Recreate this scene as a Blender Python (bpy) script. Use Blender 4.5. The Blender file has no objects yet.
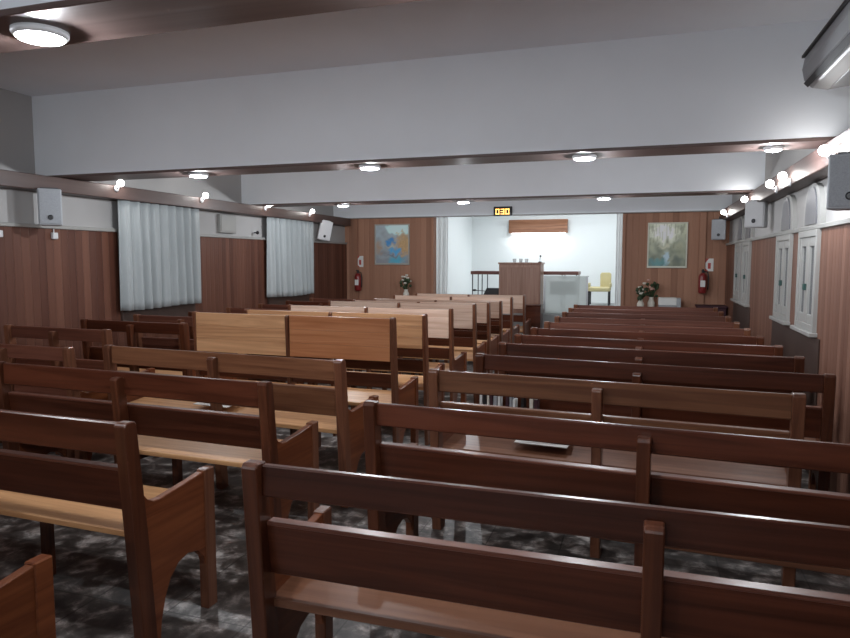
import bpy, bmesh, math, random
from mathutils import Vector, Matrix, noise
random.seed(7)
C = bpy.context.scene.collection
sc = bpy.context.scene
R = math.radians

# ------------------------------------------------------------ camera
cam_d = bpy.data.cameras.new('camera')
cam = bpy.data.objects.new('camera', cam_d); C.objects.link(cam)
cam_d.sensor_width = 36; cam_d.lens = 673/850*36
cam_d.clip_start = .05; cam_d.clip_end = 60
cam.location = (0, 0, 1.575)
cam.rotation_euler = (R(90-5.0), 0, R(18.04))
sc.camera = cam
# ------------------------------------------------------------ world, exposure
w = bpy.data.worlds.new('world'); sc.world = w; w.use_nodes = True
w.node_tree.nodes['Background'].inputs[0].default_value = (.02, .025, .04, 1)
w.node_tree.nodes['Background'].inputs[1].default_value = .3
sc.view_settings.view_transform = 'Standard'; sc.view_settings.look = 'None'
sc.view_settings.gamma = 1; sc.view_settings.use_curve_mapping = False
sc.view_settings.exposure = 1.0
LAMP_W = 18       # each round downlight
SPOT_W = .7       # each small cornice spot
STAGE_W = 13       # platform lighting

# ------------------------------------------------------------ materials
def newmat(name):
    m = bpy.data.materials.new(name); m.use_nodes = True
    nt = m.node_tree; b = nt.nodes['Principled BSDF']
    return m, nt, b
def flat(name, col, rough=.5, metal=0, var=.06, scale=6, bump=0, coat=0, sheen=0):
    m, nt, b = newmat(name); N = nt.nodes; L = nt.links
    tc = N.new('ShaderNodeTexCoord'); no = N.new('ShaderNodeTexNoise'); no.inputs['Scale'].default_value = scale
    no.inputs['Detail'].default_value = 5
    L.new(tc.outputs['Object'], no.inputs['Vector'])
    cr = N.new('ShaderNodeValToRGB'); e = cr.color_ramp.elements
    e[0].position = .3; e[1].position = .7
    e[0].color = tuple(max(0, c*(1-var)) for c in col)+(1,); e[1].color = tuple(min(1, c*(1+var)) for c in col)+(1,)
    L.new(no.outputs[0], cr.inputs[0]); L.new(cr.outputs[0], b.inputs['Base Color'])
    b.inputs['Roughness'].default_value = rough; b.inputs['Metallic'].default_value = metal
    b.inputs['Coat Weight'].default_value = coat
    if bump:
        bp = N.new('ShaderNodeBump'); bp.inputs['Strength'].default_value = bump; bp.inputs['Distance'].default_value = .01
        L.new(no.outputs[0], bp.inputs['Height']); L.new(bp.outputs[0], b.inputs['Normal'])
    return m
def wood(name, c1, c2, axis='X', rough=.36, coat=.1, scale=1.0, vary=.18):
    """grain runs along the given object axis; every object differs a little"""
    m, nt, b = newmat(name); N = nt.nodes; L = nt.links
    tc = N.new('ShaderNodeTexCoord'); mp = N.new('ShaderNodeMapping')
    s = {'X': (.9, 22, 22), 'Y': (22, .9, 22), 'Z': (22, 22, .9)}[axis]
    mp.inputs['Scale'].default_value = tuple(v*scale for v in s)
    oi = N.new('ShaderNodeObjectInfo'); mul = N.new('ShaderNodeMath'); mul.operation = 'MULTIPLY'; mul.inputs[1].default_value = 37
    L.new(oi.outputs['Random'], mul.inputs[0])
    L.new(tc.outputs['Object'], mp.inputs['Vector'])
    cb = N.new('ShaderNodeCombineXYZ'); L.new(mul.outputs[0], cb.inputs[0]); L.new(mul.outputs[0], cb.inputs[1]); L.new(mul.outputs[0], cb.inputs[2])
    L.new(cb.outputs[0], mp.inputs['Location'])
    n1 = N.new('ShaderNodeTexNoise'); n1.inputs['Scale'].default_value = 1; n1.inputs['Detail'].default_value = 6; n1.inputs['Distortion'].default_value = 1.2
    L.new(mp.outputs[0], n1.inputs['Vector'])
    cr = N.new('ShaderNodeValToRGB'); e = cr.color_ramp.elements
    e[0].position = .32; e[0].color = (*c1, 1); e[1].position = .68; e[1].color = (*c2, 1)
    L.new(n1.outputs[0], cr.inputs[0])
    hv = N.new('ShaderNodeHueSaturation'); mr = N.new('ShaderNodeMapRange')
    mr.inputs['To Min'].default_value = 1-vary; mr.inputs['To Max'].default_value = 1+vary
    L.new(oi.outputs['Random'], mr.inputs['Value']); L.new(mr.outputs[0], hv.inputs['Value'])
    L.new(cr.outputs[0], hv.inputs['Color']); L.new(hv.outputs[0], b.inputs['Base Color'])
    b.inputs['Roughness'].default_value = rough; b.inputs['Coat Weight'].default_value = coat*.35; b.inputs['Coat Roughness'].default_value = .25
    b.inputs['Specular IOR Level'].default_value = .32
    bp = N.new('ShaderNodeBump'); bp.inputs['Strength'].default_value = .12; bp.inputs['Distance'].default_value = .003
    L.new(n1.outputs[0], bp.inputs['Height']); L.new(bp.outputs[0], b.inputs['Normal'])
    return m
def planks(name, c1, c2, axis, width):
    """vertical tongue and groove boards, each board with its own tone"""
    m, nt, b = newmat(name); N = nt.nodes; L = nt.links
    tc = N.new('ShaderNodeTexCoord'); sp = N.new('ShaderNodeSeparateXYZ'); L.new(tc.outputs['Object'], sp.inputs[0])
    dv = N.new('ShaderNodeMath'); dv.operation = 'DIVIDE'; dv.inputs[1].default_value = width
    L.new(sp.outputs['XYZ'.index(axis)], dv.inputs[0])
    fl = N.new('ShaderNodeMath'); fl.operation = 'FLOOR'; L.new(dv.outputs[0], fl.inputs[0])
    wn = N.new('ShaderNodeTexWhiteNoise'); wn.noise_dimensions = '1D'; L.new(fl.outputs[0], wn.inputs['W'])
    mp = N.new('ShaderNodeMapping'); mp.inputs['Scale'].default_value = (26, 26, .8)
    L.new(tc.outputs['Object'], mp.inputs['Vector'])
    n1 = N.new('ShaderNodeTexNoise'); n1.inputs['Scale'].default_value = 1; n1.inputs['Detail'].default_value = 5; n1.inputs['Distortion'].default_value = .8
    L.new(mp.outputs[0], n1.inputs['Vector'])
    mx = N.new('ShaderNodeMath'); mx.operation = 'MULTIPLY_ADD'; mx.inputs[1].default_value = .55
    L.new(wn.outputs['Value'], mx.inputs[0])
    h = N.new('ShaderNodeMath'); h.operation = 'MULTIPLY'; h.inputs[1].default_value = .45; L.new(n1.outputs[0], h.inputs[0])
    L.new(h.outputs[0], mx.inputs[2])
    cr = N.new('ShaderNodeValToRGB'); e = cr.color_ramp.elements
    e[0].position = .15; e[0].color = (*c1, 1); e[1].position = .85; e[1].color = (*c2, 1)
    L.new(mx.outputs[0], cr.inputs[0])
    fr = N.new('ShaderNodeMath'); fr.operation = 'FRACT'; L.new(dv.outputs[0], fr.inputs[0])
    pp = N.new('ShaderNodeMath'); pp.operation = 'PINGPONG'; pp.inputs[1].default_value = .5; L.new(fr.outputs[0], pp.inputs[0])
    gr = N.new('ShaderNodeMapRange'); gr.inputs['From Max'].default_value = .09; L.new(pp.outputs[0], gr.inputs['Value'])
    L.new(cr.outputs[0], b.inputs['Base Color'])
    bp = N.new('ShaderNodeBump'); bp.inputs['Strength'].default_value = 1; bp.inputs['Distance'].default_value = .0035
    L.new(gr.outputs[0], bp.inputs['Height']); L.new(bp.outputs[0], b.inputs['Normal'])
    b.inputs['Roughness'].default_value = .58; b.inputs['Specular IOR Level'].default_value = .3
    return m
def emit(name, col, s):
    m, nt, b = newmat(name)
    b.inputs['Base Color'].default_value = (.8, .8, .8, 1)
    b.inputs['Emission Color'].default_value = (*col, 1); b.inputs['Emission Strength'].default_value = s
    return m
def glass(name, col, rough=.1, alpha=.35):
    m, nt, b = newmat(name)
    b.inputs['Base Color'].default_value = (*col, 1); b.inputs['Roughness'].default_value = rough
    b.inputs['Alpha'].default_value = alpha
    return m
def painted(name):
    m, nt, b = newmat(name); at = nt.nodes.new('ShaderNodeAttribute'); at.attribute_name = 'paint'
    nt.links.new(at.outputs['Color'], b.inputs['Base Color']); b.inputs['Roughness'].default_value = .35
    b.inputs['Roughness'].default_value = .6
    return m
def stone_floor():
    m, nt, b = newmat('stone floor'); N = nt.nodes; L = nt.links
    tc = N.new('ShaderNodeTexCoord')
    n1 = N.new('ShaderNodeTexNoise'); n1.inputs['Scale'].default_value = 8; n1.inputs['Detail'].default_value = 6; n1.inputs['Roughness'].default_value = .62; n1.inputs['Distortion'].default_value = .35
    vo = N.new('ShaderNodeTexVoronoi'); vo.inputs['Scale'].default_value = 17
    L.new(tc.outputs['Object'], n1.inputs['Vector']); L.new(tc.outputs['Object'], vo.inputs['Vector'])
    cr = N.new('ShaderNodeValToRGB'); e = cr.color_ramp.elements
    e[0].position = .38; e[0].color = (.036, .030, .027, 1); e[1].position = .66; e[1].color = (.60, .56, .53, 1)
    x = e.new(.5); x.color = (.09, .077, .070, 1); x = e.new(.575); x.color = (.25, .225, .21, 1)
    L.new(n1.outputs[0], cr.inputs[0])
    c2 = N.new('ShaderNodeValToRGB'); e = c2.color_ramp.elements
    e[0].position = .15; e[0].color = (.75, .68, .66, 1); e[1].position = .95; e[1].color = (1.1, 1.1, 1.1, 1)
    sp = N.new('ShaderNodeSeparateColor'); L.new(vo.outputs['Color'], sp.inputs[0]); L.new(sp.outputs[0], c2.inputs[0])
    mx = N.new('ShaderNodeMix'); mx.data_type = 'RGBA'; mx.blend_type = 'MULTIPLY'; mx.inputs['Factor'].default_value = .9
    L.new(cr.outputs[0], mx.inputs[6]); L.new(c2.outputs[0], mx.inputs[7])
    # 40 cm tile joints
    br = N.new('ShaderNodeTexBrick'); br.offset = 0; br.inputs['Scale'].default_value = 1
    br.inputs['Brick Width'].default_value = .4; br.inputs['Row Height'].default_value = .4; br.inputs['Mortar Size'].default_value = .004
    br.inputs['Color1'].default_value = (1, 1, 1, 1); br.inputs['Color2'].default_value = (.85, .85, .85, 1); br.inputs['Mortar'].default_value = (.35, .33, .32, 1)
    L.new(tc.outputs['Object'], br.inputs['Vector'])
    m2 = N.new('ShaderNodeMix'); m2.data_type = 'RGBA'; m2.blend_type = 'MULTIPLY'; m2.inputs['Factor'].default_value = 1
    L.new(mx.outputs[2], m2.inputs[6]); L.new(br.outputs['Color'], m2.inputs[7])
    L.new(m2.outputs[2], b.inputs['Base Color']); b.inputs['Roughness'].default_value = .42
    return m

M = dict(
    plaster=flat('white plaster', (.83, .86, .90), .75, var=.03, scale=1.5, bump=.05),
    ceil=flat('grey white ceiling paint', (.80, .835, .89), .8, var=.03, scale=1.2),
    brownpaint=wood('brown cornice wood', (.085, .054, .048), (.125, .085, .076), 'X', .45, .1, .5, .1),
    browncornice=wood('brown side cornice', (.065, .036, .030), (.095, .058, .050), 'Y', .45, .1, .5, .1),
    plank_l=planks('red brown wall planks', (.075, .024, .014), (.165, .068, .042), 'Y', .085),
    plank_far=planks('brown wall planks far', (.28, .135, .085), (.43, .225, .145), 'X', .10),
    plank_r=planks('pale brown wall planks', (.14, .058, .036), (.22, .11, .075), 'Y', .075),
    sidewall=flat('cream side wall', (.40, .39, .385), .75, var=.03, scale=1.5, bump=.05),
    cap=flat('painted ledge', (.30, .295, .28), .5),
    dark=wood('dark pew wood', (.043, .011, .005), (.090, .025, .012), 'X', .3, .4),
    rust=wood('rust brown pew wood', (.085, .028, .018), (.155, .057, .036), 'X', .35, .3),
    mid=wood('brown pew wood', (.11, .041, .020), (.205, .088, .044), 'X', .32, .35),
    post_d=wood('dark pew post', (.052, .015, .007), (.10, .031, .014), 'Z', .3, .4),
    post_m=wood('brown pew post', (.10, .036, .02), (.18, .072, .038), 'Z', .3, .4),
    end=wood('orange brown end panel', (.105, .026, .009), (.19, .058, .021), 'Y', .33, .35),
    seat=wood('honey seat wood', (.42, .20, .085), (.62, .34, .16), 'X', .45, .3),
    seat_d=wood('brown seat wood', (.12, .046, .024), (.20, .088, .048), 'X', .4, .3),
    panel=wood('honey back panel', (.44, .225, .11), (.66, .385, .205), 'X', .35, .35, 1, .2),
    panel_r=wood('reddish back panel', (.39, .145, .058), (.55, .24, .11), 'X', .35, .35, 1, .12),
    panel_sheen=wood('pale sheen back panel', (.50, .33, .25), (.68, .50, .40), 'X', .25, .9, 1, .15),  # pinkish oak, base colour lightened to carry the bright sheen
    floor=stone_floor(),
    lamp=emit('lamp glow', (.93, .96, 1), 26),
    spot=emit('spot glow', (1, .98, .95), 14), stagelamp=emit('stage lamp glow', (1, 1, 1), 3),
    whitep=flat('white plastic', (.6, .6, .62), .4, var=.02),
    greyp=flat('grey plastic', (.33, .34, .36), .45, var=.04),
    spk=flat('speaker grey cabinet', (.36, .375, .40), .5, var=.04),
    mesh=flat('speaker grille', (.33, .345, .37), .7, var=.1, scale=120),
    greyw=flat('pale grey cabinet', (.42, .42, .43), .5),
    black=flat('black plastic', (.012, .012, .014), .4),
    groove=flat('dark groove', (.04, .04, .045), .6),
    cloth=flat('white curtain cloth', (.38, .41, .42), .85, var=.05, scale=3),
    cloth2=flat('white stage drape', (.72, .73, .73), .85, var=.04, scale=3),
    frame=flat('white window frame', (.36, .355, .34), .4, var=.02),
    winglass=flat('night window glass', (.10, .105, .115), .12, var=.15, scale=2),
    archglass=flat('grey arch glass', (.16, .16, .175), .3, var=.1, scale=3),
    sill=flat('dark brown panel', (.05, .027, .02), .5, var=.1),
    red=flat('red enamel', (.22, .022, .022), .3, coat=.5),
    redsign=flat('red print', (.45, .05, .04), .5),
    maroon=flat('dark maroon fabric', (.045, .012, .02), .7),
    yellow=flat('yellow upholstery', (.52, .46, .25), .6),
    ledoff=flat('clock face', (.02, .02, .022), .25),
    led=emit('orange digits', (1, .40, .05), 1.6),
    pulpit=wood('pulpit wood', (.28, .15, .11), (.40, .235, .175), 'Z', .4, .2, 1, .05),
    redwood=wood('red brown table wood', (.13, .04, .03), (.2, .075, .055), 'X', .35, .3, 1, .05),
    box=wood('orange brown box wood', (.20, .085, .045), (.34, .16, .085), 'X', .35, .2, 1, .05),
    paleglass=glass('pale green glass', (.75, .82, .80), .2, .6),
    clear=glass('clear glass', (.8, .85, .85), .05, .35),
    greypanel=flat('grey inner panel', (.42, .45, .46), .5),
    paper=flat('white paper', (.75, .75, .73), .7, var=.03),
    green=flat('dark leaf green', (.03, .055, .02), .6, var=.3, scale=20),
    petal=flat('white petal', (.7, .66, .58), .6, var=.08, scale=20),
    pink=flat('pink petal', (.6, .36, .30), .6, var=.1, scale=20),
    gold=flat('gilt frame', (.42, .40, .36), .4, metal=.2),
    cream=flat('cream frame', (.62, .62, .52), .4),
    teal=flat('teal mat', (.22, .40, .40), .5),
    steel=flat('steel', (.4, .4, .42), .3, metal=.9),
    paint=painted('oil painting'),
)

_m = M['cloth2']; _nt = _m.node_tree; _b = _nt.nodes['Principled BSDF']
_t = _nt.nodes.new('ShaderNodeBsdfTranslucent'); _t.inputs['Color'].default_value = (.85, .86, .86, 1)
_x = _nt.nodes.new('ShaderNodeMixShader'); _x.inputs[0].default_value = .6
_nt.links.new(_b.outputs[0], _x.inputs[1]); _nt.links.new(_t.outputs[0], _x.inputs[2])
_nt.links.new(_x.outputs[0], _nt.nodes['Material Output'].inputs['Surface'])

# ------------------------------------------------------------ mesh helpers
class MB:
    def __init__(s): s.bm = bmesh.new()
    def box(s, x0, x1, y0, y1, z0, z1, bev=.003, mat=None):
        t = bmesh.new(); bmesh.ops.create_cube(t, size=1)
        for v in t.verts:
            v.co = Vector(((x0+x1)/2+v.co.x*(x1-x0), (y0+y1)/2+v.co.y*(y1-y0), (z0+z1)/2+v.co.z*(z1-z0)))
        if bev: bmesh.ops.bevel(t, geom=t.edges[:], offset=min(bev, abs(x1-x0)/3, abs(y1-y0)/3, abs(z1-z0)/3), segments=1, affect='EDGES')
        return s._add(t, mat)
    def _add(s, t, mat=None):
        if mat is not None: bmesh.ops.transform(t, matrix=mat, verts=t.verts)
        me = bpy.data.meshes.new('t'); t.to_mesh(me); t.free(); s.bm.from_mesh(me); bpy.data.meshes.remove(me)
        return s
    def prism(s, pts, axis, a, b, bev=.0):
        """closed outline pts (u,v) pushed from a to b along axis: X -> (y,z), Y -> (x,z), Z -> (x,y)"""
        t = bmesh.new()
        f3 = {'X': lambda u, v, k: (k, u, v), 'Y': lambda u, v, k: (u, k, v), 'Z': lambda u, v, k: (u, v, k)}[axis]
        va = [t.verts.new(f3(u, v, a)) for u, v in pts]; vb = [t.verts.new(f3(u, v, b)) for u, v in pts]
        t.faces.new(va); t.faces.new(vb[::-1]); n = len(pts)
        for i in range(n): t.faces.new((va[i], vb[i], vb[(i+1) % n], va[(i+1) % n]))
        bmesh.ops.recalc_face_normals(t, faces=t.faces[:])
        if bev:
            ed = [e for e in t.edges if len(e.link_faces) == 2 and e.calc_face_angle(0) > .6]
            bmesh.ops.bevel(t, geom=ed, offset=bev, segments=1, affect='EDGES')
        return s._add(t)
    def lathe(s, prof, cx=0, cy=0, n=24, mat=None):
        t = bmesh.new(); rings = []
        for r, z in prof:
            rings.append([t.verts.new((cx+r*math.cos(2*math.pi*k/n), cy+r*math.sin(2*math.pi*k/n), z)) for k in range(n)])
        for a, b in zip(rings, rings[1:]):
            for k in range(n): t.faces.new((a[k], a[(k+1) % n], b[(k+1) % n], b[k]))
        t.faces.new(rings[0][::-1]); t.faces.new(rings[-1])
        bmesh.ops.recalc_face_normals(t, faces=t.faces[:])
        return s._add(t, mat)
    def tube(s, pts, r, n=10):
        t = bmesh.new(); rings = []; P = [Vector(p) for p in pts]
        for i, p in enumerate(P):
            d = (P[min(i+1, len(P)-1)]-P[max(i-1, 0)]).normalized()
            u = d.orthogonal().normalized() if i == 0 else (u-d*u.dot(d)).normalized()
            v = d.cross(u)
            rings.append([t.verts.new(p+u*r*math.cos(2*math.pi*k/n)+v*r*math.sin(2*math.pi*k/n)) for k in range(n)])
        for a, b in zip(rings, rings[1:]):
            for k in range(n): t.faces.new((a[k], a[(k+1) % n], b[(k+1) % n], b[k]))
        t.faces.new(rings[0][::-1]); t.faces.new(rings[-1])
        bmesh.ops.recalc_face_normals(t, faces=t.faces[:])
        return s._add(t)
    def ball(s, c, r, sub=2, sq=(1, 1, 1)):
        t = bmesh.new(); bmesh.ops.create_icosphere(t, subdivisions=sub, radius=r)
        for v in t.verts: v.co = Vector((v.co.x*sq[0], v.co.y*sq[1], v.co.z*sq[2]))+Vector(c)
        return s._add(t)
    def build(s, name, mat, parent=None, smooth=False):
        me = bpy.data.meshes.new(name); s.bm.to_mesh(me); s.bm.free()
        me.materials.append(mat)
        if smooth:
            for p in me.polygons: p.use_smooth = True
        o = bpy.data.objects.new(name, me); C.objects.link(o)
        if parent: o.parent = parent
        return o
def tag(o, label, cat, group=None):
    o['label'] = label; o['category'] = cat
    if group: o['group'] = group
    return o
def thing(name, label, cat, loc=(0, 0, 0), rz=0, group=None):
    o = bpy.data.objects.new(name, None); C.objects.link(o); o.location = loc; o.rotation_euler = (0, 0, rz)
    return tag(o, label, cat, group)
def struct(name, mb, mat, parent=None):
    o = mb.build(name, mat, parent)
    if not parent: o['kind'] = 'structure'
    return o
def copy_tree(o, parent=None):
    c = o.copy(); C.objects.link(c)
    if parent: c.parent = parent
    for ch in list(o.children): copy_tree(ch, c)
    return c

# ------------------------------------------------------------ the room
XL, XR, YB, YF, ZC = -5.28, 1.232, -2.6, 11.44, 3.08
OX0, OX1, ZB = -3.56, -.36, 2.332        # platform opening; underside of the beams
CAPL, CAPR = 1.865, 1.80
struct('floor', MB().box(XL-.1, XR+.1, YB, YF+.1, -.1, 0, 0), M['floor'])
struct('ceiling', MB().box(XL-.3, XR+.1, YB, YF+.2, ZC, ZC+.1, 0), M['ceil'])
XU = -5.43
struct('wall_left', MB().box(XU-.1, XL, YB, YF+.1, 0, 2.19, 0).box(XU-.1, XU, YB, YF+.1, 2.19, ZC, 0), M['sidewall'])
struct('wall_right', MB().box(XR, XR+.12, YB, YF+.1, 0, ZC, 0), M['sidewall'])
struct('wall_back', MB().box(XL-.1, XR+.1, YB-.12, YB, 0, ZC, 0), M['plaster'])
struct('wall_far_left', MB().box(XL-.1, OX0, YF, YF+.15, 0, ZC, 0), M['plank_far'])
struct('wall_far_right', MB().box(OX1, XR+.1, YF, YF+.15, 0, ZC, 0), M['plank_far'])
# header across the front of the platform (the deepest of the ceiling beams)
struct('trim_1', MB().box(XU, XR, YF-.16, YF+.15, ZB, ZC, .0), M['plaster'])
# plank wainscot and ledge
mb = MB()
for a, b in ((YB, 5.74), (6.95, 8.66), (9.90, YF)): mb.box(XL, XL+.03, a, b, 0, CAPL, 0)
mb.box(XL, XL+.03, 5.74, 6.95, 0, .95, 0); mb.box(XL, XL+.03, 8.66, 9.90, 0, .95, 0)
struct('trim_2', mb, M['plank_l'])
mb = MB()
for a, b in ((YB, 5.74), (6.95, 8.66), (9.90, YF)): mb.box(XL, XL+.05, a, b, CAPL, CAPL+.035, .005)
struct('trim_3', mb, M['cap'])
mb = MB(); mb.box(XL, XL+.06, 5.74, 6.95, .90, 1.06, .004); mb.box(XL, XL+.06, 8.66, 9.90, .90, 1.06, .004); struct('trim_19', mb, M['sill'])
WIN = [(5.52, 6.14), (6.48, 7.12), (8.85, 9.43), (9.62, 10.20)]
mb = MB(); y = YB
for a, b in WIN:
    mb.box(XR-.03, XR, y, a, 0, CAPR, 0); mb.box(XR-.03, XR, a, b, 0, 1.02, 0); y = b
mb.box(XR-.03, XR, y, YF, 0, CAPR, 0)
struct('trim_4', mb, M['plank_r'])
struct('trim_5', MB().box(XR-.05, XR, YB, YF, CAPR, CAPR+.035, .005), M['cap'])
# dark panels under the right-hand windows
mb = MB(); mb.box(XR-.04, XR-.03, 5.4, 7.25, 0, 1.01, .002); mb.box(XR-.04, XR-.03, 8.75, 10.3, 0, 1.01, .002)
struct('trim_6', mb, M['sill'])
# side cornices
struct('trim_7', MB().box(XU, XL+.19, YB, YF-.16, 2.191, 2.325, .006), M['browncornice'])
struct('trim_8', MB().box(XR-.15, XR, YB, YF-.16, 2.17, 2.325, .006), M['browncornice'])
# three white ceiling beams with brown soffit boards
BEAMS = [(1.66, 1.94), (4.93, 5.27), (8.32, 8.62)]
BEAMS_B = [(-1.7, -1.4)]
for i, (a, b) in enumerate(BEAMS+BEAMS_B):
    struct('trim_%d' % (9+2*i), MB().box(XU, XR, a+.004, b-.004, ZB+.02, ZC, 0), M['plaster'])
    struct('trim_%d' % (10+2*i), MB().box(XU, XR, a-.004, b+.004, ZB, ZB+.022, .003), M['brownpaint'])
struct('trim_17', MB().box(XL+.0, XR, YF-.175, YF-.13, ZB-.012, ZB+.003, .002), M['cap'])
# pilaster strips on the far wall
mb = MB(); mb.box(-5.12, -5.02, YF-.03, YF, 0, ZB-.012, .003); mb.box(.80, .90, YF-.03, YF, 0, ZB-.012, .003)
mb.box(OX0-.05, OX0, YF-.03, YF, 0, ZB-.012, .003); mb.box(OX1, OX1+.05, YF-.03, YF, 0, ZB-.012, .003)
struct('trim_18', mb, M['plank_far'])
mb = MB(); mb.box(XL+.03, XR-.03, YF-.035, YF-.0, ZB-.09, ZB-.012, .003)
# platform room
PF, PB = .66, 15.0
struct('floor_platform', MB().box(OX0-.3, OX1+.3, YF-.0, PB+.1, 0, PF, 0), flat('grey platform carpet', (.35, .36, .36), .9))
M['stagewall'] = flat('bright white platform wall', (.74, .78, .78), .7, var=.02, scale=1)
struct('wall_platform_back', MB().box(OX0-.3, OX1+.5, PB, PB+.1, PF, 3.3, 0), M['stagewall'])
struct('wall_platform_left', MB().box(OX0-.3, OX0-.2, YF+.15, PB, PF, 3.3, 0), M['stagewall'])
struct('wall_platform_right', MB().box(OX1+.35, OX1+.5, YF+.15, PB, PF, 3.3, 0), M['stagewall'])
struct('ceiling_platform', MB().box(OX0-.3, OX1+.5, YF+.1, PB+.1, 3.2, 3.3, 0), M['ceil'])

# windows on the right wall: white frame, two panes, latch, pointed fanlight above
def window(i, y0, y1):
    o = thing('window_%d' % i, '', '', (XR, y0, 1.045)); del o['label']; del o['category']; o['kind'] = 'structure'
    wd = y1-y0; H = .755; g = .03
    f = MB(); f.box(-.06, 0, 0, .045, 0, H); f.box(-.06, 0, wd-.045, wd, 0, H); f.box(-.058, 0, .045, wd-.045, .001, .05); f.box(-.058, 0, .045, wd-.045, H-.05, H-.001)
    f.box(-.085, 0, -.03, wd+.03, -.03, .0, .004)
    fr = f.build('window_frame', M['frame'], o)
    for k in (0, 1):
        a = .045+k*(wd-.09)/2; b = a+(wd-.09)/2
        s = MB(); s.box(-.05, -.02, a, a+.055, .05, H-.05); s.box(-.05, -.02, b-.055, b, .05, H-.05)
        s.box(-.048, -.02, a+.055, b-.055, .051, .12); s.box(-.048, -.02, a+.055, b-.055, H-.12, H-.051)
        sh = s.build('window_sash', M['frame'], o)
        MB().box(-.032, -.026, a+.05, b-.05, .11, H-.11, 0).build('pane', M['winglass'], sh)
    MB().box(-.075, -.05, wd/2-.012, wd/2+.012, .30, .35, .004).build('latch', flat('green latch', (.04, .09, .08), .4), o)
    # lancet fanlight
    def arch(w2, z0, z1, n=10):
        pts = [(-w2, z0)]
        for k in range(n+1):
            t = k/n; pts.append((-w2*math.cos(t*math.pi/2)**.75 if t < 1 else 0, z0+(z1-z0)*(.15+.85*math.sin(t*math.pi/2)**1.15)))
        r = [(-u, v) for u, v in pts[::-1] if abs(u) > 1e-6]
        return pts+r
    z0 = CAPR-1.045+.035
    A = [(u+wd/2, v) for u, v in arch(wd*.46, z0, 2.155-1.045)]
    MB().prism(A, 'X', -.035, 0).build('arch_frame', M['frame'], o)
    Bp = [(u+wd/2, v) for u, v in arch(wd*.29, z0+.01, 2.13-1.045)]
    MB().prism(Bp, 'X', -.045, -.03).build('arch_pane', M['archglass'], o)
    return o
for i, (a, b) in enumerate(WIN): window(i+1, a, b)

# ------------------------------------------------------------ pews
def pew(name, label, xl, yl, xr, yr, group, T=.95, style='dark', seatm='seat_d', midpost=True, rh=.10, rack=False, mid=None, mt=.025):
    L = math.hypot(xr-xl, yr-yl); rz = math.atan2(yr-yl, xr-xl)
    t = thing(name, label, 'pew', (xl, yl, 0), rz, group)
    pm = M['post_d'] if style == 'dark' else M['post_m']; rm = M[{'dark': 'dark', 'rust': 'rust'}.get(style, 'mid')]
    tall = style in ('honey', 'pale', 'red')
    lean = .055
    def post(x0, x1, top, yo=0.0, foot=True):
        m = MB(); pts = [(yo-.03, top-.012), (yo-.018, top), (yo+.022, top), (yo+.034, top-.012), (yo+.042+lean*.6, .5), (yo+.055+lean, 0), (yo-.02+lean, 0), (yo-.032+lean*.6, .5)]
        m.prism(pts, 'X', x0, x1, .004); return m.build('back_post', pm, t)
    W = .03 if tall else .055
    post(0, W, T+.008); post(L-W, L, T+.008)
    mx = mid or L/2
    if midpost and not tall: post(mx-.025, mx+.025, T-mt, -.028)
    if midpost and tall: post(mx-.014, mx+.014, T, -.01)
    # boards of the back
    if tall:
        segs = [(W, mx-.016), (mx+.016, L-W)] if midpost else [(W, L-W)]
        pmm = {'honey': M['panel'], 'pale': M['panel_sheen'], 'red': M['panel_r']}[style]
        for k, (a, b) in enumerate(segs):
            mm = pmm if not (style == 'red' and k == 0) else M['panel']
            m = MB()
            for q in range(3): m.box(a+.002, b-.002, -.02, .004, .835+q*(T-.835)/3, .835+(q+1)*(T-.835)/3-.001, .001)
            m.build('back_panel', mm, t)
        MB().box(W, L-W, .0, .025, T-.012, T, .003).build('top_rail', M['mid'], t)
        MB().box(W, L-W, .012, .034, .63, .735, .004).build('lower_rail', M['dark'], t)
    else:
        MB().box(W-.004, L-W+.004, .0, .026, T-rh, T, .005).build('top_rail', rm, t)
        m = MB()
        pts = [(.022, .755), (.05, .755), (.072, .585), (.046, .585)]
        m.prism(pts, 'X', W-.004, L-W+.004, .004); lr = m.build('lower_rail', rm, t)
        m = MB().box(W, L-W, .02, .062, .752, .765, .003); m.build('rail_cap', M['rust'] if style in ('dark', 'rust') else M['seat_d'], lr)
    # seat
    m = MB(); m.prism([(.055, .468), (.055, .496), (.43, .526), (.47, .518), (.47, .493), (.43, .493)], 'X', W*.5, L-W*.5, .004)
    m.build('seat', M[seatm], t)
    MB().box(W, L-W, .40, .42, .42, .492, .003).build('seat_rail', rm, t)
    # end panels with a scooped arm, arched foot
    for x0, x1 in ((.008, .042), (L-.042, L-.008)):
        pts = [(.035, .70), (.055, .665), (.085, .628), (.12, .61), (.16, .608), (.30, .622), (.44, .64), (.475, .64)]
        pts += [(.478, .0), (.428, 0), (.428, .20), (.41, .255), (.37, .295), (.31, .31), (.25, .295), (.20, .25), (.165, .18), (.14, .09), (.13, .0), (.09, .0), (.07, .5)]
        m = MB(); m.prism(pts, 'X', x0, x1, .003); e = m.build('end_panel', M['end'], t)
        MB().box(x0-.006, x1+.006, .425, .492, 0, .645, .004).build('front_leg', M['end'] if style != 'dark' else M['post_m'], t)
    # middle support
    if midpost:
        MB().box(mx-.022, mx+.022, .40, .45, 0, .488, .004).build('front_leg', pm, t)
        MB().box(mx-.018, mx+.018, .08, .42, .42, .475, .003).build('seat_bearer', pm, t)
    if rack:
        MB().box(W, mx-.03, -.10, -.03, .585, .60, .002).build('book_rack', rm, t)
    return t
GR = 'dark pews of the right block'
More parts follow.
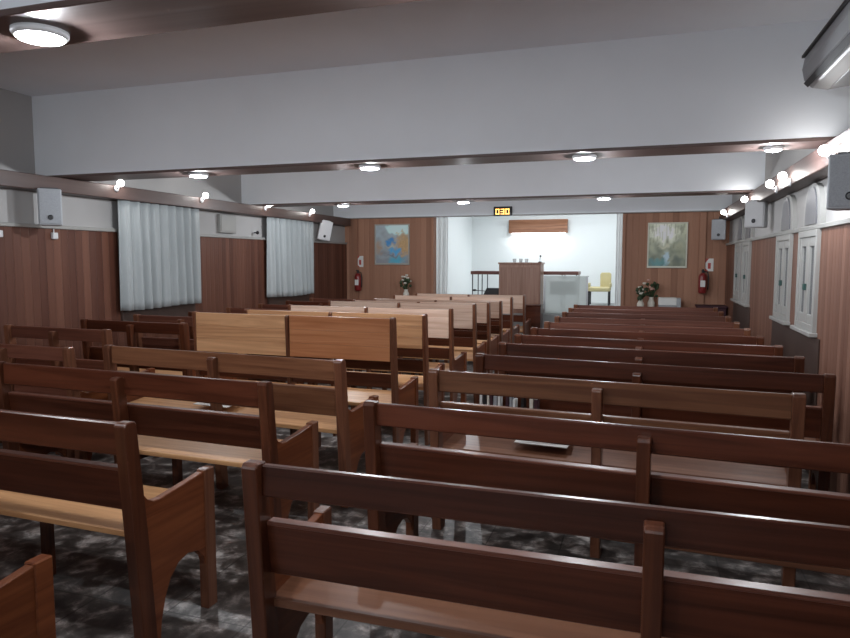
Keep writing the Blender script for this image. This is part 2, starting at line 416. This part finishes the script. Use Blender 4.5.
PR = [
 (-1.155, 1.76, 1.17, 1.75, .95, 'dark', 'seat_d', 'dark brown pew nearest the camera, its full two-rail back crossing the bottom right'),
 (-1.155, 2.70, 1.19, 2.53, .95, 'dark', 'seat_d', 'dark brown pew in the right block, second nearest, running past the right edge'),
 (-1.15, 3.62, .725, 3.47, .95, 'brown', 'seat_d', 'shorter honey-brown pew in the right block whose right end post stands clear of the wall'),
 (-1.05, 4.33, 1.0, 4.12, .95, 'dark', 'seat_d', 'dark pew just beyond the shorter honey-brown pew, small books in its back rack'),
 (-1.03, 4.98, .99, 4.83, .95, 'dark', 'seat_d', 'dark pew in the right block, fifth row counted from the camera'),
 (-1.02, 5.58, .97, 5.42, .95, 'dark', 'seat_d', 'dark pew in the right block, sixth row, beside the nearest right-hand window'),
 (-.98, 6.18, .94, 6.04, .95, 'dark', 'seat_d', 'dark pew in the right block, seventh row, between the two nearest right-hand windows'),
 (-.95, 6.82, .93, 6.70, .95, 'rust', 'seat_d', 'reddish brown pew in the right block, eighth row from the camera'),
 (-.93, 7.48, .92, 7.37, .95, 'rust', 'seat_d', 'reddish brown pew in the right block, fourth row back from the platform'),
 (-.93, 8.20, .92, 8.10, .95, 'rust', 'seat_d', 'reddish brown pew in the right block, third row back from the platform'),
 (-.93, 8.90, .92, 8.82, .95, 'rust', 'seat_d', 'reddish brown pew in the right block, second row back from the platform'),
 (-.93, 9.58, .92, 9.50, .95, 'rust', 'seat_d', 'reddish brown pew in the right block, front row nearest the platform'),
]
for i, (xl, yl, xr, yr, T, st, se, lb) in enumerate(PR):
    pew('church_pew', lb, xl, yl, xr, yr, GR, T, st, se, rack=(i == 3), rh=.12 if i == 2 else .10, mid=(1.195 if i == 0 else None), mt=.03 if i < 3 else .05)
GL = 'two-rail pews left of the aisle'
LR = [
 (-3.75, 1.12, -1.76, 1.10, .95, 'brown', 'seat', 'pew in the bottom left corner showing only its sloping arm panel'),
 (-3.78, 2.12, -1.85, 2.05, .95, 'dark', 'seat', 'pew at the left with honey seat and orange brown arched end panel nearest the camera'),
 (-3.76, 3.07, -1.80, 2.97, .95, 'dark', 'seat', 'pew left of the aisle with honey seat, second behind the arched end panel pew'),
 (-3.74, 3.93, -1.76, 3.77, .95, 'brown', 'seat', 'brown pew left of the aisle just behind the first honey back panels'),
]
for xl, yl, xr, yr, T, st, se, lb in LR: pew('church_pew', lb, xl, yl, xr, yr, GL, T, st, se, rh=.13)
GT = 'tall panel-backed pews left of the aisle'
TR = [
 (4.57, 1.15, 'red', 'tall-backed pew with two wide glossy honey panels, nearest of the panel-backed pews'),
 (5.32, 1.12, 'honey', 'tall honey panel-backed pew, second of the panel-backed row'),
 (6.12, 1.11, 'pale', 'tall pew with pale shiny back panel, third of the panel-backed row'),
 (7.05, 1.10, 'pale', 'tall pew with the brightest pale pink back panel beside the aisle'),
 (7.74, 1.07, 'pale', 'tall pale-backed pew, fifth of the panel-backed row beside the aisle'),
 (8.45, 1.05, 'pale', 'tall pale-backed pew, third from the platform left of the aisle'),
 (9.19, 1.06, 'pale', 'tall pale-backed pew, second from the platform left of the aisle'),
 (10.2, 1.04, 'pale', 'tall pale-backed pew, front row before the pulpit left of the aisle'),
]
for Y, T, st, lb in TR:
    pew('panel_back_pew', lb, -3.50, Y+.07, -1.72, Y, GT, T, st, 'seat')
GW = 'short pews along the left wall'
WR = [
 (3.73, -5.17, -3.86, .95, 'rust', 'short brown pew by the left wall, nearest the camera'),
 (4.27, -5.17, -4.03, 1.02, 'rust', 'short brown pew by the left wall, second row, its top just over the nearest one'),
 (4.92, -5.00, -3.80, 1.02, 'dark', 'short dark pew by the left wall just before the nearest white curtain'),
 (5.72, -5.10, -3.86, 1.0, 'rust', 'short brown pew against the near edge of the first white curtain'),
 (6.55, -5.05, -3.86, .97, 'dark', 'short dark pew directly under the first white curtain'),
 (7.30, -5.05, -3.86, .97, 'rust', 'short brown pew by the left wall between the two white curtains'),
 (8.05, -5.05, -3.86, .97, 'rust', 'short brown pew by the left wall just before the far white curtain'),
 (8.80, -5.05, -3.86, .97, 'dark', 'short dark pew under the far white curtain'),
 (9.55, -5.05, -3.86, .97, 'rust', 'short brown pew by the left wall in the row nearest the far wall'),
]
for Y, a, b, T, st, lb in WR:
    pew('short_pew', lb, a, Y+.06, b, Y, GW, T, st, 'seat', midpost=True)

# ------------------------------------------------------------ lamps
def area(name, loc, size, power, rot=(0, 0, 0), col=(.93, .96, 1), parent=None, spread=None):
    d = bpy.data.lights.new(name, 'AREA'); d.shape = 'DISK'; d.size = size; d.energy = power; d.color = col
    if spread: d.spread = spread
    o = bpy.data.objects.new(name, d); C.objects.link(o); o.location = loc; o.rotation_euler = rot
    if parent: o.parent = parent
    return o
def downlight(x, y, label, r=.075):
    t = thing('ceiling_downlight', label, 'ceiling light', (x, y, ZB), 0, 'round downlights under the beams')
    MB().lathe([(r+.012, 0), (r+.012, -.012), (r+.004, -.022), (r, -.022), (r, -.006)], n=32).build('housing', M['whitep'], t, True)
    MB().lathe([(r, -.008), (r, -.022), (r*.9, -.028), (r*.5, -.031)], n=32).build('diffuser', M['lamp'], t, True)
    d = bpy.data.lights.new('downlight_glow', 'POINT'); d.energy = LAMP_W; d.shadow_soft_size = .012; d.color = (.90, .95, 1)
    o = bpy.data.objects.new('downlight_glow', d); C.objects.link(o); o.parent = t; o.location = (0, 0, -.042)
DL = [(-1.93, 1.80, 'round downlight at top left, largest in view, on the nearest beam'),
      (-.42, 1.80, 'round downlight just above the frame on the nearest beam'),
      (-3.76, 5.10, 'left downlight of the four under the second beam'),
      (-2.13, 5.10, 'downlight under the second beam above the large honey pew panels'),
      (-.44, 5.10, 'downlight under the second beam right of the picture centre'),
      (.80, 5.10, 'downlight under the second beam close to the right wall'),
      (-3.93, 8.47, 'left downlight under the third beam'),
      (-2.24, 8.47, 'middle downlight under the third beam, left of the orange clock'),
      (-.49, 8.47, 'right downlight under the third beam, above the yellow chair'),
      (-3.7, 1.80, 'added unseen downlight on the nearest beam, left of the view, evening out the light'),  # added lamp out of view, evens out the light on the left
      (-3.8, -1.55, 'downlight on the beam behind the camera'), (-2.0, -1.55, 'second downlight on the beam behind the camera'),
      (-.4, -1.55, 'third downlight on the beam behind the camera')]
for x, y, l in DL: downlight(x, y, l, .05 if x > 0 else .075)
def cornice_spot(x, y, z, side, label):
    t = thing('cornice_spotlight', label, 'spotlight', (x, y, z), 0, 'small spotlights on the side cornices')
    MB().lathe([(.032, 0), (.032, .012), (.016, .018)], n=16, mat=Matrix.Rotation(side*R(90), 4, 'Y')).build('bracket', M['whitep'], t, True)
    MB().tube([(side*.012, 0, 0), (side*.04, 0, .01), (side*.055, 0, .03)], .009).build('arm', M['whitep'], t, True)
    MB().ball((side*.06, 0, .05), .034, 3).build('bulb', M['spot'], t, True)
    d = bpy.data.lights.new('spot_glow', 'POINT'); d.energy = SPOT_W*(1.6 if side > 0 else .9); d.shadow_soft_size = .03; d.color = (1, .97, .93)
    o = bpy.data.objects.new('spot_glow', d); C.objects.link(o); o.parent = t; o.location = (side*.11, 0, .05)
for y, l in ((5.57, 'spotlight on the left cornice at the near end of the first curtain'), (6.95, 'spotlight on the left cornice at the far end of the first curtain'),
             (8.38, 'spotlight on the left cornice before the far curtain'), (9.69, 'spotlight on the left cornice above the far curtain end')):
    cornice_spot(XL+.19, y, 2.295, 1, l)
for y, l in ((4.72, 'brightest spotlight on the right cornice, beside the grey speaker'), (6.05, 'spotlight on the right cornice above the nearest pointed arch'),
             (6.62, 'spotlight on the right cornice above the second pointed arch'), (8.2, 'spotlight on the right cornice before the far windows'),
             (10.3, 'farthest spotlight on the right cornice, by the far speaker')):
    cornice_spot(XR-.15, y, 2.19, -1, l)
# platform lighting: two ceiling fittings and the strip behind the wooden box
for x, y, l in ((-2.2, 13.4, 'flat square light on the platform ceiling at left, hidden by the header'), (-.85, 13.4, 'flat square light on the platform ceiling at right, hidden by the header')):
    t = thing('platform_light', l, 'ceiling light', (x, y, 3.2), 0, 'square lights on the platform ceiling')
    MB().box(-.3, .3, -.3, .3, -.04, 0).build('housing', M['whitep'], t)
    MB().box(-.28, .28, -.28, .28, -.046, -.038, 0).build('diffuser', M['stagelamp'], t)
    area('platform_light_beam', (0, 0, -.06), .5, STAGE_W, parent=t)

# ------------------------------------------------------------ curtains
def curtain(name, label, p0, p1, z0, z1, folds, amp, mat, group=None, lean=0, hem=.02, n=160, pinch=1.0):
    """sheet hung from p0 to p1 (x,y)"""
    bm = bmesh.new(); p0 = Vector((*p0, 0)); p1 = Vector((*p1, 0)); d = p1-p0; nv = Vector((-d.y, d.x, 0)).normalized()
    rows = []; nz = 14; rnd = random.random()*10
    for j in range(nz+1):
        v = j/nz; row = []
        for i in range(n+1):
            u = i/n
            a = amp*(math.sin(2*math.pi*folds*u+.8*math.sin(5*u+rnd)+v*.5)+.35*math.sin(2*math.pi*folds*2.3*u+rnd))*(.6+.4*v)
            uu = .5+(u-.5)*(1-(1-pinch)*math.sin(v*math.pi)); base = p0+d*uu+nv*a+d.normalized()*lean*v
            z = z1+(z0-z1)*v+(hem*math.sin(u*6+rnd) if j == nz else 0)
            row.append(bm.verts.new((base.x, base.y, z)))
        rows.append(row)
    for a, b in zip(rows, rows[1:]):
        for i in range(n): bm.faces.new((a[i], a[i+1], b[i+1], b[i]))
    me = bpy.data.meshes.new(name); bm.to_mesh(me); bm.free(); me.materials.append(mat)
    for p in me.polygons: p.use_smooth = True
    o = bpy.data.objects.new(name, me); C.objects.link(o)
    if mat is not M['cloth2']: so = o.modifiers.new('thickness', 'SOLIDIFY'); so.thickness = .004
    return tag(o, label, 'curtain', group)
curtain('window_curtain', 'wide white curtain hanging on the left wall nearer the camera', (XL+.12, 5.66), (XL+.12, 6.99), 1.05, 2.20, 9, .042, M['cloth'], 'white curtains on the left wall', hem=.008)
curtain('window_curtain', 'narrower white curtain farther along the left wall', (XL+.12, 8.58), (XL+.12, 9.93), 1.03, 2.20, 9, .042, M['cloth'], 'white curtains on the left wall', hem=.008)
curtain('stage_curtain', 'white drape leaning at the left side of the platform opening', (-3.56, YF+.22), (-3.36, YF+.24), PF+.02, 2.6, 3, .03, M['cloth2'], 'drapes of the platform opening', lean=-.02, n=60)
curtain('stage_curtain', 'narrow white drape at the right side of the platform opening', (-.47, YF+.24), (-.37, YF+.22), PF+.02, 2.6, 3, .03, M['cloth2'], 'drapes of the platform opening', n=60)

# ------------------------------------------------------------ speakers, air conditioners
def speaker(label, loc, rot, wd=.2, dp=.17, h=.31, mat='spk'):
    t = thing('wall_speaker', label, 'speaker', loc, 0, 'grey loudspeakers on the side walls'); t.rotation_euler = rot
    m = MB(); m.prism([(-wd/2, 0), (wd/2, 0), (wd*.36, dp), (-wd*.36, dp)], 'Z', -h/2, h/2, .008); m.build('cabinet', M[mat], t)
    MB().box(-wd/2+.012, wd/2-.012, -.006, .0, -h/2+.015, h/2-.015, .002).build('grille', M['mesh'] if mat == 'spk' else M[mat], t)
    MB().lathe([(.022, 0), (.022, .006), (.015, .009)], n=20, mat=Matrix.Translation((.0, -.006, -h/2+.07)) @ Matrix.Rotation(R(90), 4, 'X')).build('tweeter', M['black'], t)
    m = MB(); m.tube([(0, dp-.01, h/2-.03), (0, dp+.03, h/2+.02), (0, dp+.05, h/2+.05)], .01); m.box(-.07, .07, .02, dp-.01, h/2, h/2+.01, .002)
    m.build('bracket', M['groove' if mat == 'spk' else mat], t)
    return t
speaker('grey box speaker hanging high on the left wall, left of the curtains', (XL+.30, 4.66, 2.04), (0, 0, R(50)), .19, .16, .32)
speaker('small white tilted speaker on the left wall beyond the far curtain', (XL+.22, 10.2, 2.06), (R(8), R(10), R(45)), .22, .16, .32, 'whitep')
speaker('large grey speaker on the right wall at the right edge of the photo', (XR-.19, 4.20, 2.00), (0, 0, R(-20)), .225, .13, .30)
speaker('far grey speaker in the right corner by the far wall', (XR-.20, 10.98, 2.03), (0, 0, R(-8)), .2, .17, .30)
speaker('white speaker on the right wall between the two pairs of windows', (XR-.17, 7.75, 2.05), (0, 0, R(-40)), .22, .12, .28, 'greyw')
# ceiling-hung air conditioner, top right
t = thing('air_conditioner', 'grey air conditioner mounted high at the top right corner', 'air conditioner', (.83, 3.1, 2.53))
prof = [(0.0, .19), (-.012, .12), (.0, .06), (.04, .015), (.12, 0), (.34, .03), (.378, .06), (.378, .26), (.05, .26)]
m = MB(); m.prism(prof, 'Y', 0, 1.30, .006); m.build('casing', M['greyp'], t)
m = MB(); m.box(-.016, .004, .01, 1.302, .185, .2, .001); m.build('upper_seam', M['groove'], t)
m = MB(); m.prism([(.0, .045), (.022, .022), (.03, .03), (.008, .055)], 'Y', .01, 1.302); m.build('air_outlet', M['groove'], t)
m = MB(); m.box(.12, .32, .1, 1.2, -.004, .012, .002); m.build('louvre', M['spk'], t)
t = thing('fuse_box', 'pale rectangular box on the left wall between the two curtains', 'wall box', (XL, 7.52, 1.93))
MB().box(0, .05, 0, .36, 0, .24, .006).build('case', M['cap'], t); MB().box(.05, .056, .02, .34, .02, .22, .002).build('door', M['cap'], t)
for y, l in ((4.93, 'small white box on the left wall just below the ledge, under the grey speaker'), (4.36, 'small white box under the ledge at the left edge of the photo')):
    t = thing('junction_box', l, 'wall box', (XL+.03, y, 1.80))
    MB().box(0, .035, -.03, .03, -.03, .03, .006).build('lid', M['whitep'], t); MB().tube([(.01, 0, .03), (.01, 0, .064)], .006).build('conduit', M['whitep'], t)
t = thing('security_camera', 'tiny dark camera on the left wall by the second curtain', 'camera', (XL+.02, 8.35, 1.96))
MB().tube([(0, 0, 0), (.05, 0, .0)], .008).build('arm', M['black'], t); MB().ball((.06, 0, 0), .025, 2).build('lens_head', M['black'], t, True)

# ------------------------------------------------------------ clock on the header
SEG = {'0': 'abcdef', '3': 'abgcd'}
t = thing('led_clock', 'black digital clock with orange digits on the white header', 'clock', (-2.29, YF-.16, 2.385))
MB().box(-.155, .155, -.05, 0, -.072, .085, .006).build('casing', M['ledoff'], t)
MB().box(-.14, .14, -.053, -.049, -.06, .06, .001).build('screen', M['ledoff'], t)
m = MB()
for k, ch in enumerate('030'):
    x0 = -.118+k*.084; wd, h, s = .062, .09, .013
    zz = -h/2
    R_ = {'a': (0, wd, h-s, h), 'd': (0, wd, 0, s), 'g': (0, wd, h/2-s/2, h/2+s/2), 'b': (wd-s, wd, h/2, h), 'c': (wd-s, wd, 0, h/2), 'f': (0, s, h/2, h), 'e': (0, s, 0, h/2)}
    for q in SEG[ch]:
        a, b, c, d = R_[q]; m.box(x0+a, x0+b, -.056, -.052, zz+c, zz+d, 0)
m.build('digits', M['led'], t)

# ------------------------------------------------------------ paintings
def painting(label, x0, x1, z0, z1, fn, fm, bottom=None):
    wd, h = x1-x0, z1-z0
    t = thing('framed_painting', label, 'painting', (x0, YF, z0))
    m = MB(); f = .022
    m.box(0, f, -.035, -.002, 0, h); m.box(wd-f, wd, -.035, -.002, 0, h); m.box(f, wd-f, -.034, -.002, h-f, h); m.box(f, wd-f, -.034, -.002, 0, f*1.4)
    m.build('picture_frame', fm, t)
    nx, nz = 44, 48; bm = bmesh.new(); lay = bm.verts.layers.float_color.new('paint'); g = [[bm.verts.new((f+(wd-2*f)*i/nx, -.018, f+(h-2*f)*j/nz)) for i in range(nx+1)] for j in range(nz+1)]
    for j in range(nz):
        for i in range(nx): bm.faces.new((g[j][i], g[j][i+1], g[j+1][i+1], g[j+1][i]))
    for j in range(nz+1):
        for i in range(nx+1): g[j][i][lay] = (*(min(.95, c*1.35) for c in fn(i/nx, j/nz)), 1)
    me = bpy.data.meshes.new('canvas'); bm.to_mesh(me); bm.free(); me.materials.append(M['paint'])
    o = bpy.data.objects.new('canvas', me); C.objects.link(o); o.parent = t
    so = o.modifiers.new('thickness', 'SOLIDIFY'); so.thickness = .006
def lerp(a, b, t): t = max(0, min(1, t)); return tuple(x+(y-x)*t for x, y in zip(a, b))
def blob(u, v, cu, cv, ru, rv):
    du = noise.noise(Vector((u*9, v*9, 3)))*.10+noise.noise(Vector((u*25, v*25, 5)))*.05; dv = noise.noise(Vector((u*9, v*9, 7)))*.10
    return .45*max(0, 1-((u+du-cu)/ru)**2-((v+dv-cv)/rv)**2)
def fnA(u, v):   # town canal: grey left bank, cyan sky, ochre right bank, blue water and boats
    n = noise.noise(Vector((u*7, v*9, 1)))*.5; n2 = noise.noise(Vector((u*18, v*22, 4)))
    c = lerp((.22, .23, .25), (.34, .40, .43), v+n)
    c = lerp(c, (.55, .85, .82), 3.5*(blob(u, v, .72, .93, .45, .22)))
    c = lerp(c, (.42, .27, .13), 2.6*blob(u, v, .86, .50, .30, .36))
    c = lerp(c, (.5, .33, .18), (n2 > .15)*(blob(u, v, .8, .5, .4, .4) > .1)*.6)
    c = lerp(c, (.36, .23, .14), 1.8*blob(u, v, .07, .42, .16, .22))
    c = lerp(c, (.05, .22, .48), 3*blob(u, v, .45, .58, .2, .1)*(1+n2))
    c = lerp(c, (.08, .33, .58), 2.5*blob(u, v, .58, .33, .25, .11)*(1+n2))
    c = lerp(c, (.05, .34, .48), 2*blob(u, v, .62, .08, .32, .14))
    c = lerp(c, (.50, .50, .40), 1.6*blob(u, v, .45, .43, .25, .04))
    c = lerp(c, (.07, .08, .14), 1.5*blob(u, v, .5, .2, .28, .025))
    return c
def fnB(u, v):   # forest stream: pale sky, dark trees, waterfall, teal pool
    n = noise.noise(Vector((u*6, v*7, 9)))*.5; n2 = noise.noise(Vector((u*26, v*4, 2)))
    c = lerp((.16, .18, .14), (.50, .53, .40), v+n)
    c = lerp(c, (.85, .87, .76), 2.6*blob(u, v, .42, .80, .42, .30))
    c = lerp(c, (.16, .16, .11), (n2 > .2)*.45*(v > .42))
    c = lerp(c, (.52, .52, .40), 2.4*blob(u, v, .42, .46, .2, .07))
    c = lerp(c, (.34, .35, .24), 1.5*blob(u, v, .82, .42, .2, .2)+n)
    c = lerp(c, (.42, .54, .60), 3*blob(u, v, .48, .18, .11, .2))
    c = lerp(c, (.10, .26, .28), 2*blob(u, v, .25, .08, .35, .13))
    c = lerp(c, (.12, .15, .13), 1.5*blob(u, v, .8, .16, .2, .12))
    return c
painting('framed painting with blue water and ochre houses left of the platform', -4.68, -4.01, 1.49, 2.22, fnA, M['gold'])
painting('pale framed painting of a forest stream right of the platform', .03, .63, 1.45, 2.17, fnB, M['cream'])

# ------------------------------------------------------------ fire extinguishers and their signs
def extinguisher(x, y, z, l, dark=False):
    t = thing('fire_extinguisher', l, 'fire extinguisher', (x, y, z), 0, 'red fire extinguishers on the far wall')
    cy = MB().lathe([(.055, 0), (.062, .015), (.062, .26), (.045, .30), (.02, .32)], n=24).build('cylinder', M['red'], t, True)
    m = MB(); m.lathe([(.018, .32), (.018, .36)], n=12); m.box(-.012, .012, -.07, .02, .36, .375, .003); va = m.build('valve', M['black'], t)
    MB().tube([(.015, 0, .34), (.07, -.02, .33), (.085, -.02, .24), (.08, -.02, .10), (.078, -.02, .06)], .009).build('hose', M['black'], va, True)
    MB().box(-.02, .02, .05, .075, .1, .2).build('bracket', M['steel'], t)
    MB().box(-.035, .035, -.0645, -.06, .10, .2, 0).build('label_plate', M['paper'], cy)
def ext_sign(x, z, l):
    t = thing('fire_extinguisher_sign', l, 'sign', (x, YF-.003, z), 0, 'extinguisher signs on the far wall')
    MB().box(-.07, .07, -.006, 0, -.10, .10, .001).build('plate', M['paper'], t)
    m = MB(); m.prism([(-.07, .10), (-.07, .0), (.0, .10)], 'Y', -.0075, -.006); m.prism([(-.07, -.10), (.0, -.10), (-.07, -.03)], 'Y', -.0075, -.006)
    m.box(-.012, .03, -.0075, -.006, -.06, .03, 0); m.build('red_print', M['redsign'], t)
extinguisher(-4.985, YF-.095, 1.02, 'red fire extinguisher on the far wall left of the blue painting')
ext_sign(-4.985, 1.55, 'white and red sign above the left fire extinguisher')
extinguisher(.86, YF-.125, 1.06, 'dark red fire extinguisher on the far wall right of the stream painting')
ext_sign(.95, 1.50, 'white and red sign above the right fire extinguisher')

# ------------------------------------------------------------ flowers, table, box by the far wall
def flowers(name, x, y, z, h, l, pet, n=9):
    t = thing(name, l, 'flower vase', (x, y, z), 0, 'flower arrangements by the far wall')
    MB().lathe([(.035, 0), (.05, .03), (.055, h*.2), (.03, h*.33), (.04, h*.38)], n=20).build('vase', M['petal'], t, True)
    m = MB(); rr = random.Random(int(x*100))
    for k in range(16):
        a = rr.random()*6.28; q = rr.random()*.06+.03; zz = h*(.42+rr.random()*.4)
        m.tube([(0, 0, h*.3), (q*.5*math.cos(a), q*.5*math.sin(a), (h*.35+zz)/2), (q*math.cos(a), q*math.sin(a), zz)], .006, 6)
        m.ball((q*math.cos(a), q*math.sin(a), zz), .028, 1, (1, .7, .6+rr.random()))
    m.build('foliage', M['green'], t, True)
    for k in range(n):
        a = k*2.4; q = .02+.012*k*.6; zz = h*(.6+.4*rr.random())
        b = MB()
        for s in range(5): b.ball((q*math.cos(a)+.014*math.cos(s*1.257), q*math.sin(a)-.02+.014*math.sin(s*1.257), zz), .017, 1)
        b.ball((q*math.cos(a), q*math.sin(a)-.03, zz+.004), .013, 1)
        b.build('blossom', pet, t, True)
def plain_table(name, l, x0, x1, y0, y1, h, mat):
    t = thing(name, l, 'table', ((x0+x1)/2, (y0+y1)/2, 0)); a, b = (x1-x0)/2, (y1-y0)/2
    MB().box(-a, a, -b, b, h-.03, h, .005).build('table_top', mat, t)
    MB().box(-a+.03, a-.03, -b+.03, b-.03, h-.10, h-.03, .003).build('apron', mat, t)
    for sx in (-1, 1):
        for sy in (-1, 1): MB().box(sx*(a-.035)-.02, sx*(a-.035)+.02, sy*(b-.035)-.02, sy*(b-.035)+.02, 0, h-.03, .003).build('leg', mat, t)
plain_table('flower_stand', 'small wooden stand under the flowers left of the platform', -4.20, -3.88, 11.05, 11.35, .90, M['redwood'])
flowers('flower_vase', -4.0, 11.2, .90, .42, 'green and white flower arrangement left of the platform', M['petal'])
plain_table('side_table', 'low wooden table right of the platform holding flowers and a white box', -.18, .62, 11.02, 11.38, .80, M['redwood'])
flowers('flower_vase', -.05, 11.13, .80, .42, 'pale flower vase right of the platform, left of the white box', M['petal'], 7)
flowers('flower_vase', .11, 11.26, .80, .50, 'slender pink flowers under the stream painting', M['pink'], 5)
t = thing('storage_box', 'white and grey box on the low table under the stream painting', 'box', (.38, 11.19, .80))
MB().box(-.16, .10, -.1, .1, 0, .075, .004).build('lower_case', M['greyp'], t)
MB().box(-.165, .105, -.105, .105, .075, .19, .006).build('lid', M['paper'], t)
MB().box(.105, .165, -.1, .1, 0, .185, .004).build('side_case', M['spk'], t)
t = thing('maroon_cabinet', 'dark maroon cabinet in the right corner below the extinguisher', 'cabinet', (.98, 11.14, 0))
MB().box(-.2, .2, -.2, .2, 0, .86, .01).build('body', M['maroon'], t)
MB().box(-.215, .215, -.215, .2, .86, .885, .004).build('top', M['maroon'], t)
for a in (-.19, .01):
    dr = MB().box(a, a+.18, -.21, -.2, .1, .82, .003).build('door', M['maroon'], t)
    MB().ball((-.03 if a < 0 else .03, -.218, .5), .010, 2).build('knob', M['steel'], dr, True)

# ------------------------------------------------------------ platform furniture
t = thing('pulpit', 'tall plain brown wooden pulpit at the front of the platform', 'pulpit', (-2.05, 11.75, PF))
MB().box(-.36, .36, -.2, .2, .0, .845, .006).build('body', M['pulpit'], t)
MB().box(-.375, .375, -.215, .22, .845, .875, .006).build('top', M['pulpit'], t)
MB().box(-.33, .33, -.212, -.2, .06, .79, .003).build('front_panel', M['pulpit'], t)
MB().box(-.385, .385, -.225, .22, 0, .05, .004).build('plinth', M['pulpit'], t)
for x, l in ((-2.17, 'left water glass on the pulpit'), (-2.06, 'middle water glass on the pulpit'), (-1.96, 'right water glass on the pulpit')):
    t = MB().lathe([(.026, 0), (.034, .065), (.031, .065), (.024, .008)], x, 11.72, 20).build('water_glass', M['clear'], None, True)
    t.location.z = PF+.875; tag(t, l, 'glass', 'glasses on the pulpit')
t = thing('microphone', 'slim gooseneck microphone at the right edge of the pulpit', 'microphone', (-1.73, 11.74, PF+.875))
MB().lathe([(.03, 0), (.03, .012), (.01, .018)], n=16).build('base', M['black'], t)
MB().tube([(0, 0, .01), (0, 0, .06), (.01, -.02, .10)], .006).build('neck', M['steel'], t); MB().ball((.012, -.025, .11), .018, 2).build('head', M['black'], t, True)
t = thing('communion_table', 'long narrow red brown table with thin black legs behind the pulpit', 'table', (-2.0, 12.25, PF))
MB().box(-1.03, .90, -.25, .25, .655, .715, .005).build('table_top', M['redwood'], t)
for x in (-1.0, -.82, .62, .87):
    for y in (-.22, .22):
        MB().tube([(x, y, 0), (x, y, .66)], .009).build('leg', M['black'], t)
# pale glass front at the right of the pulpit
t = thing('glass_lectern', 'pale glass and grey lectern stand right of the pulpit', 'lectern', (-1.28, 11.72, PF))
MB().box(-.36, .36, -.012, 0, .0, .63, .003).build('glass_panel', M['paleglass'], t)
MB().box(-.28, .17, .05, .12, .32, .55, .006).build('grey_case', M['greypanel'], t)
for x in (-.36, .36): MB().box(x-.012, x+.012, -.02, .012, 0, .64, .002).build('metal_post', M['steel'], t)
MB().box(-.372, .372, -.03, .14, .63, .645, .002).build('top_shelf', M['paleglass'], t)
t = thing('music_stand', 'black folding stand left of the pulpit', 'music stand', (-2.62, 11.80, PF))
MB().prism([(-.16, .22), (.14, .22), (.2, .42), (-.06, .42)], 'Y', -.01, .01, .002).build('desk', M['black'], t)
m = MB(); m.tube([(0, 0, .04), (0, 0, .3)], .01); m.build('pole', M['black'], t)
for a in (0, 2.09, 4.19): MB().tube([(0, 0, .09), (.16*math.cos(a), .16*math.sin(a), .006)], .008).build('leg', M['black'], t)
MB().tube([(-.02, -.02, .36), (-.26, -.03, .375)], .006).build('boom', M['black'], t); MB().ball((-.28, -.03, .378), .028, 2, (1.5, .8, .7)).build('microphone_head', M['black'], t, True)
t = thing('yellow_chair', 'small yellow upholstered chair with dark legs on the platform', 'chair', (-.87, 14.2, PF), 0)
MB().box(-.22, .22, -.2, .2, .28, .37, .02).build('seat', M['yellow'], t)
m = MB(); m.prism([(.0, .36), (.22, .36), (.22, .63), (.19, .66), (.03, .66), (0, .63)], 'Y', .16, .21, .01); m.build('backrest', M['yellow'], t)
MB().box(-.235, -.19, -.19, .2, .36, .45, .012).build('armrest', M['yellow'], t); MB().box(.19, .235, -.19, .2, .36, .45, .012).build('armrest', M['yellow'], t)
for sx in (-1, 1):
    for sy in (-1, 1): MB().box(sx*.195-.018, sx*.195+.018, sy*.175-.018, sy*.175+.018, 0, .285, .003).build('leg', M['black'], t)
t = thing('light_box', 'wooden pelmet box with light glowing beneath on the white platform wall', 'light box', (-2.25, PB, 2.17))
MB().box(-.64, .64, -.14, 0, .0, .29, .004).build('body', M['box'], t)
MB().box(-.58, .58, -.12, -.03, -.012, .0, .001).build('lamp_strip', M['stagelamp'], t)
a = area('lamp_strip_beam', (0, -.10, -.03), 1.1, 4, rot=(R(-12), 0, 0), parent=t)
a.data.shape = 'RECTANGLE'; a.data.size_y = .08
t = thing('dark_kneeler', 'dark brown box at the end of the aisle before the pulpit', 'box', (-1.72, 11.0, 0))
MB().box(-.14, .14, -.14, .14, 0, .83, .006).build('body', M['dark'], t); MB().box(-.15, .15, -.15, .15, .83, .85, .003).build('top', M['dark'], t)

# ------------------------------------------------------------ books, papers and a sheen sheet on the pews
xs = -1.0; rr = random.Random(3)
cols = [M['paper'], M['black'], M['petal'], M['maroon'], M['greyp'], M['paper'], M['maroon'], M['spk']]
nm = ['white', 'black', 'cream', 'maroon', 'grey', 'white', 'maroon', 'pale grey']
k = 0
while xs < -.62:
    wd = .014+rr.random()*.012; h = .085+rr.random()*.03; i = k % 8
    p = Vector((-1.05, 4.33)); ang = math.atan2(4.12-4.33, 2.05)
    y = 4.33+(xs+1.05)*math.tan(ang)-.066
    t = thing('hymn_book', nm[i]+' small book in the rack on the dark pew back', 'book', (xs, y, .60), ang, 'small books in the pew rack')
    MB().box(0, wd, -.028, .028, 0, h, .001).build('cover', cols[i], t)
    MB().box(.002, wd-.002, -.026, .026, h, h+.001, 0).build('pages', M['paper'], t)
    xs += wd+.006+(.03 if rr.random() > .8 else 0); k += 1
for x, y, z, l in ((-.52, 3.80, .548, 'white papers lying on the honey-brown pew seat behind the second dark pew'),
                   (-2.9, 4.10, .548, 'white sheet imitating sheen on the seat of the pew before the honey back panels')):  # added white sheet that stands for the bright highlight on this seat
    m = MB(); m.box(-.15, .15, -.10, .10, 0, .004, 0); m.box(-.12, .16, -.07, .11, .004, .007, 0, Matrix.Rotation(.12, 4, 'Z'))
    o = m.build('paper_and_sheen_sheet', M['paper']); o.location = (x, y, z); o.rotation_euler = (R(3), 0, -.1); tag(o, l, 'paper')
